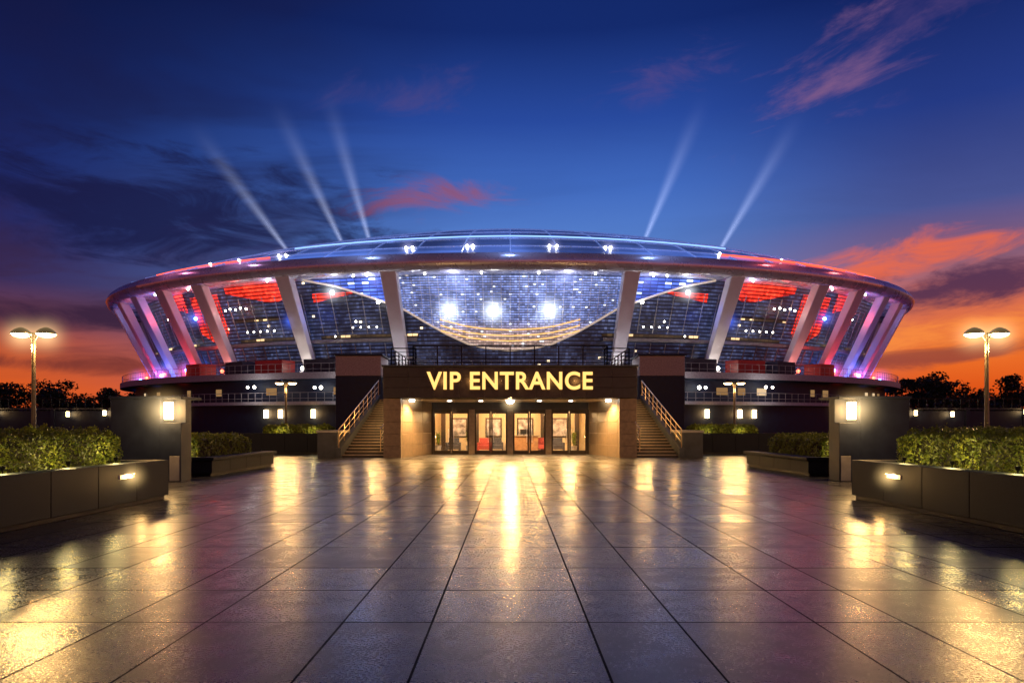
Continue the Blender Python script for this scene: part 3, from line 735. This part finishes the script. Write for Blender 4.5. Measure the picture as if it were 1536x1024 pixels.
for sg in (-1,1):
    pl=planter(sg*7.6,sg*15.5,3.5,15.2,.87)
    hedge(sg*8.4,sg*15.0,7.2,14.8,.78,1.53,70000,.03)
    for y_ in (9.,10.8,12.4,13.9): spike(sg*8.03,y_,.86,20)
    pl2=planter(sg*9.7,sg*15.5,22.2,28,.5); b=MB()
    b.box(*sorted((sg*9.6,sg*10.15)),22.1,28.1,.51,.61); b.box(*sorted((sg*10.153,sg*15.6)),22.1,22.55,.51,.61); b.build('bench_slab',M['granite'],pl2,bevel=.015)
    hedge(sg*10.5,sg*15.2,22.95,27.7,.45,1.3,15000,.045)
    for x_,y_ in ((10.9,22.7),(12.6,22.7)): spike(sg*x_,y_,.56,22)
    pl3=planter(sg*10.3,sg*26,40.5,43,1.22)
    hedge(sg*10.9,sg*14.9,41.1,42.6,1.15,1.7,6000,.06)
    for x_ in (11.8,13.8): spike(sg*x_,40.8,1.2,16)
    wl=empty('planter_wall_light'); xw=sg*7.6
    b=MB(); s_=-sg
    b.box(xw+s_*.001,xw+s_*.03,13.25,13.75,.58,.66,0); b.box(xw+s_*.031,xw+s_*.06,13.38,13.62,.6,.645,1); b.box(xw+s_*.001,xw+s_*.16,13.46,13.54,.662,.68,0)
    b.build('fixture',[M['steel'],M['warmhi']],wl)
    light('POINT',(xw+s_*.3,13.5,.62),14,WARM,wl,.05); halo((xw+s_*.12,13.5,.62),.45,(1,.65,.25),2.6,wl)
    py=empty('lamp_pylon'); b=MB()
    b.box(*sorted((sg*10.25,sg*11.7)),20.0,21.2,0,2.42,0)
    b.box(*sorted((sg*9.62,sg*10.247)),19.95,20.6,0,1.72,0); b.box(*sorted((sg*9.62,sg*10.247)),20.25,20.6,1.721,2.42,0)
    b.box(*sorted((sg*9.6,sg*11.74)),19.93,21.25,2.421,2.5,0)
    b.box(*sorted((sg*9.66,sg*9.95)),19.93,19.948,.02,.75,2)
    b.box(*sorted((sg*9.96,sg*10.14)),19.99,20.2,1.82,2.33,1)
    b.build('pylon',[M['navy'],M['warmhi'],M['conc']],py,bevel=.01)
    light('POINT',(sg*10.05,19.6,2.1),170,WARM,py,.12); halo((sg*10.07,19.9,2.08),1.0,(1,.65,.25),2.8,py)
# street lamps
def street_lamp(x,y,h,sp,pw,r=.4,hl=True):
    root=empty('street_lamp',(x,y,0)); b=MB()
    b.lathe([(.001,0),(.2,0),(.2,.08),(.13,.12),(.11,.5),(.085,.55),(.06,h-.1),(.05,h)],(0,0,0),14,0)
    for sg in (-1,1):
        b.tube([(0,0,h-.35),(sg*sp*.35,0,h-.08),(sg*sp*.7,0,h),(sg*sp,0,h+.02)],.03,8,0)
        b.tube([(0,0,h-.05),(sg*sp*.5,0,h+.03),(sg*sp,0,h+.05)],.022,8,0)
        c=(sg*sp,0,h)
        b.lathe([(.001,.2),(.1*r/.4,.18),(.24*r/.4,.12),(.36*r/.4,.03),(r,-.03),(r*.97,-.06)],c,18,0)
        b.lathe([(r*.95,-.062),(r*.75,-.13),(r*.4,-.17),(.001,-.18)],c,18,1)
    b.build('pole_and_heads',[M['bronze'],M['warmhi']],root,True)
    for sg in (-1,1):
        light('POINT',(sg*sp,0,h-.5),pw,WARM,root,.15)
        if hl: halo((sg*sp,0,h-.12),1.2,(1,.68,.3),2.4,root)
for sg in (-1,1):
    street_lamp(sg*17.45,25,5.05,.46,900,.34); street_lamp(sg*15.6,47.5,4.7,.45,450,.3,False)
    street_lamp(sg*13.2,6.2,5.05,.46,130,.34,False)  # unseen pair outside the view, added to light hedges and planters
# boundary wall + fence
for sg in (-1,1):
    r=empty('boundary_wall'); b=MB()
    for i in range(20):
        xa=30+i*5; b.box(sg*xa+.01*sg,sg*(xa+4.99),60,60.4,0,3.0,0); b.box(sg*xa,sg*(xa+.35),59.9,59.998,0,3.1,0)
    b.box(sg*30,sg*130,59.85,60.55,3.12,3.25,1); b.build('wall_panels',[M['navy'],M['concd']],r)
    f=empty('metal_fence'); b=MB()
    for i in range(130):
        x_=sg*(30+i*.75); b.box(x_-.025,x_+.025,60.18,60.23,3.25,4.05)
    b.box(sg*30,sg*128,60.17,60.24,4.05,4.11); b.build('bars',M['black'],f)
    for x_,z_ in ((35.4,2.8),(38.6,2.7),(45,2.9)):
        g_=empty('wall_lantern',(sg*x_,59.6,z_)); b=MB(); b.box(-.12,.12,-.15,.24,.22,.26,0); b.box(-.09,.09,-.12,.06,-.2,.215,1); b.box(-.12,.12,-.15,.1,-.25,-.201,0); b.build('lantern',[M['black'],M['warmhi']],g_)
        light('POINT',(0,-.5,0),14,WARM,g_,.1)
for sg in (-1,1):
    for x_,y_ in ((24.5,36),(30,44)):
        g_=empty('bollard_light',(sg*x_,y_,0)); b=MB(); b.lathe([(.001,0),(.1,0),(.09,1.3)],(0,0,0),12,0); b.lathe([(.085,1.3),(.085,1.5)],(0,0,0),12,1); b.lathe([(.12,1.501),(.12,1.55),(.001,1.59)],(0,0,0),12,0)
        b.build('post',[M['black'],M['warmhi']],g_,True); light('POINT',(0,-.3,1.4),30,WARM,g_,.08)

# trees and hills
for sg in (-1,1):
    C=[];N=[]; root=empty('tree_line'); tb=MB()
    for i in range(56):
        x_=sg*(66+i*1.75+random.uniform(-1,1)); y_=random.uniform(102,136); h=random.choice((5.5,6.5,7.5,9,10.5))*random.uniform(.9,1.1)*y_/115
        tb.tube([(x_,y_,0),(x_+.2,y_,h*.4),(x_,y_,h*.75)],[.3,.2,.06],6)
        for k in range(7):
            a=random.random()*6.28; z1=h*random.uniform(.3,.85); tb.tube([(x_,y_,h*.3),(x_+math.cos(a)*1.6,y_+math.sin(a)*1.6,z1)],[.12,.03],5)
            c=np.array([x_+math.cos(a)*random.uniform(.3,2.6),y_+math.sin(a)*2,z1+.4]); n=200
            d=rng.normal(size=(n,3)); d/=np.linalg.norm(d,axis=1)[:,None]
            rr_=rng.uniform(.5,1.15,(n,1)); C.append(c+d*rr_*np.array([2.,1.9,1.2])*random.uniform(.65,1.1)); N.append(d)
    leafmesh('crowns',np.vstack(C),np.vstack(N),.28,M['leafd'],root); tb.build('trunks',M['bark'],root)
b=MB(); hx=np.linspace(-900,900,80)
hh=[10+14*abs(math.sin(x*.006+1))+5*math.sin(x*.021)+3*math.sin(x*.05) for x in hx]
for i in range(79):
    b.face([(hx[i],700,-1),(hx[i+1],700,-1),(hx[i+1],760,hh[i+1]),(hx[i],760,hh[i])]); b.face([(hx[i],760,hh[i]),(hx[i+1],760,hh[i+1]),(hx[i+1],900,-1),(hx[i],900,-1)])
b.build('hills',pbr('hill_haze',(.04,.045,.07),1,0,.02,.2,0),smooth=True)

# ---------------------------------------------------------------- camera
cam=bpy.data.cameras.new('camera'); co_=bpy.data.objects.new('camera',cam); COL.objects.link(co_)
co_.location=(0,0,1.6); co_.rotation_euler=(rad(90),0,0); cam.lens=24; cam.sensor_width=36; cam.shift_y=.0833; cam.shift_x=.0018; cam.clip_end=3000
S.camera=co_
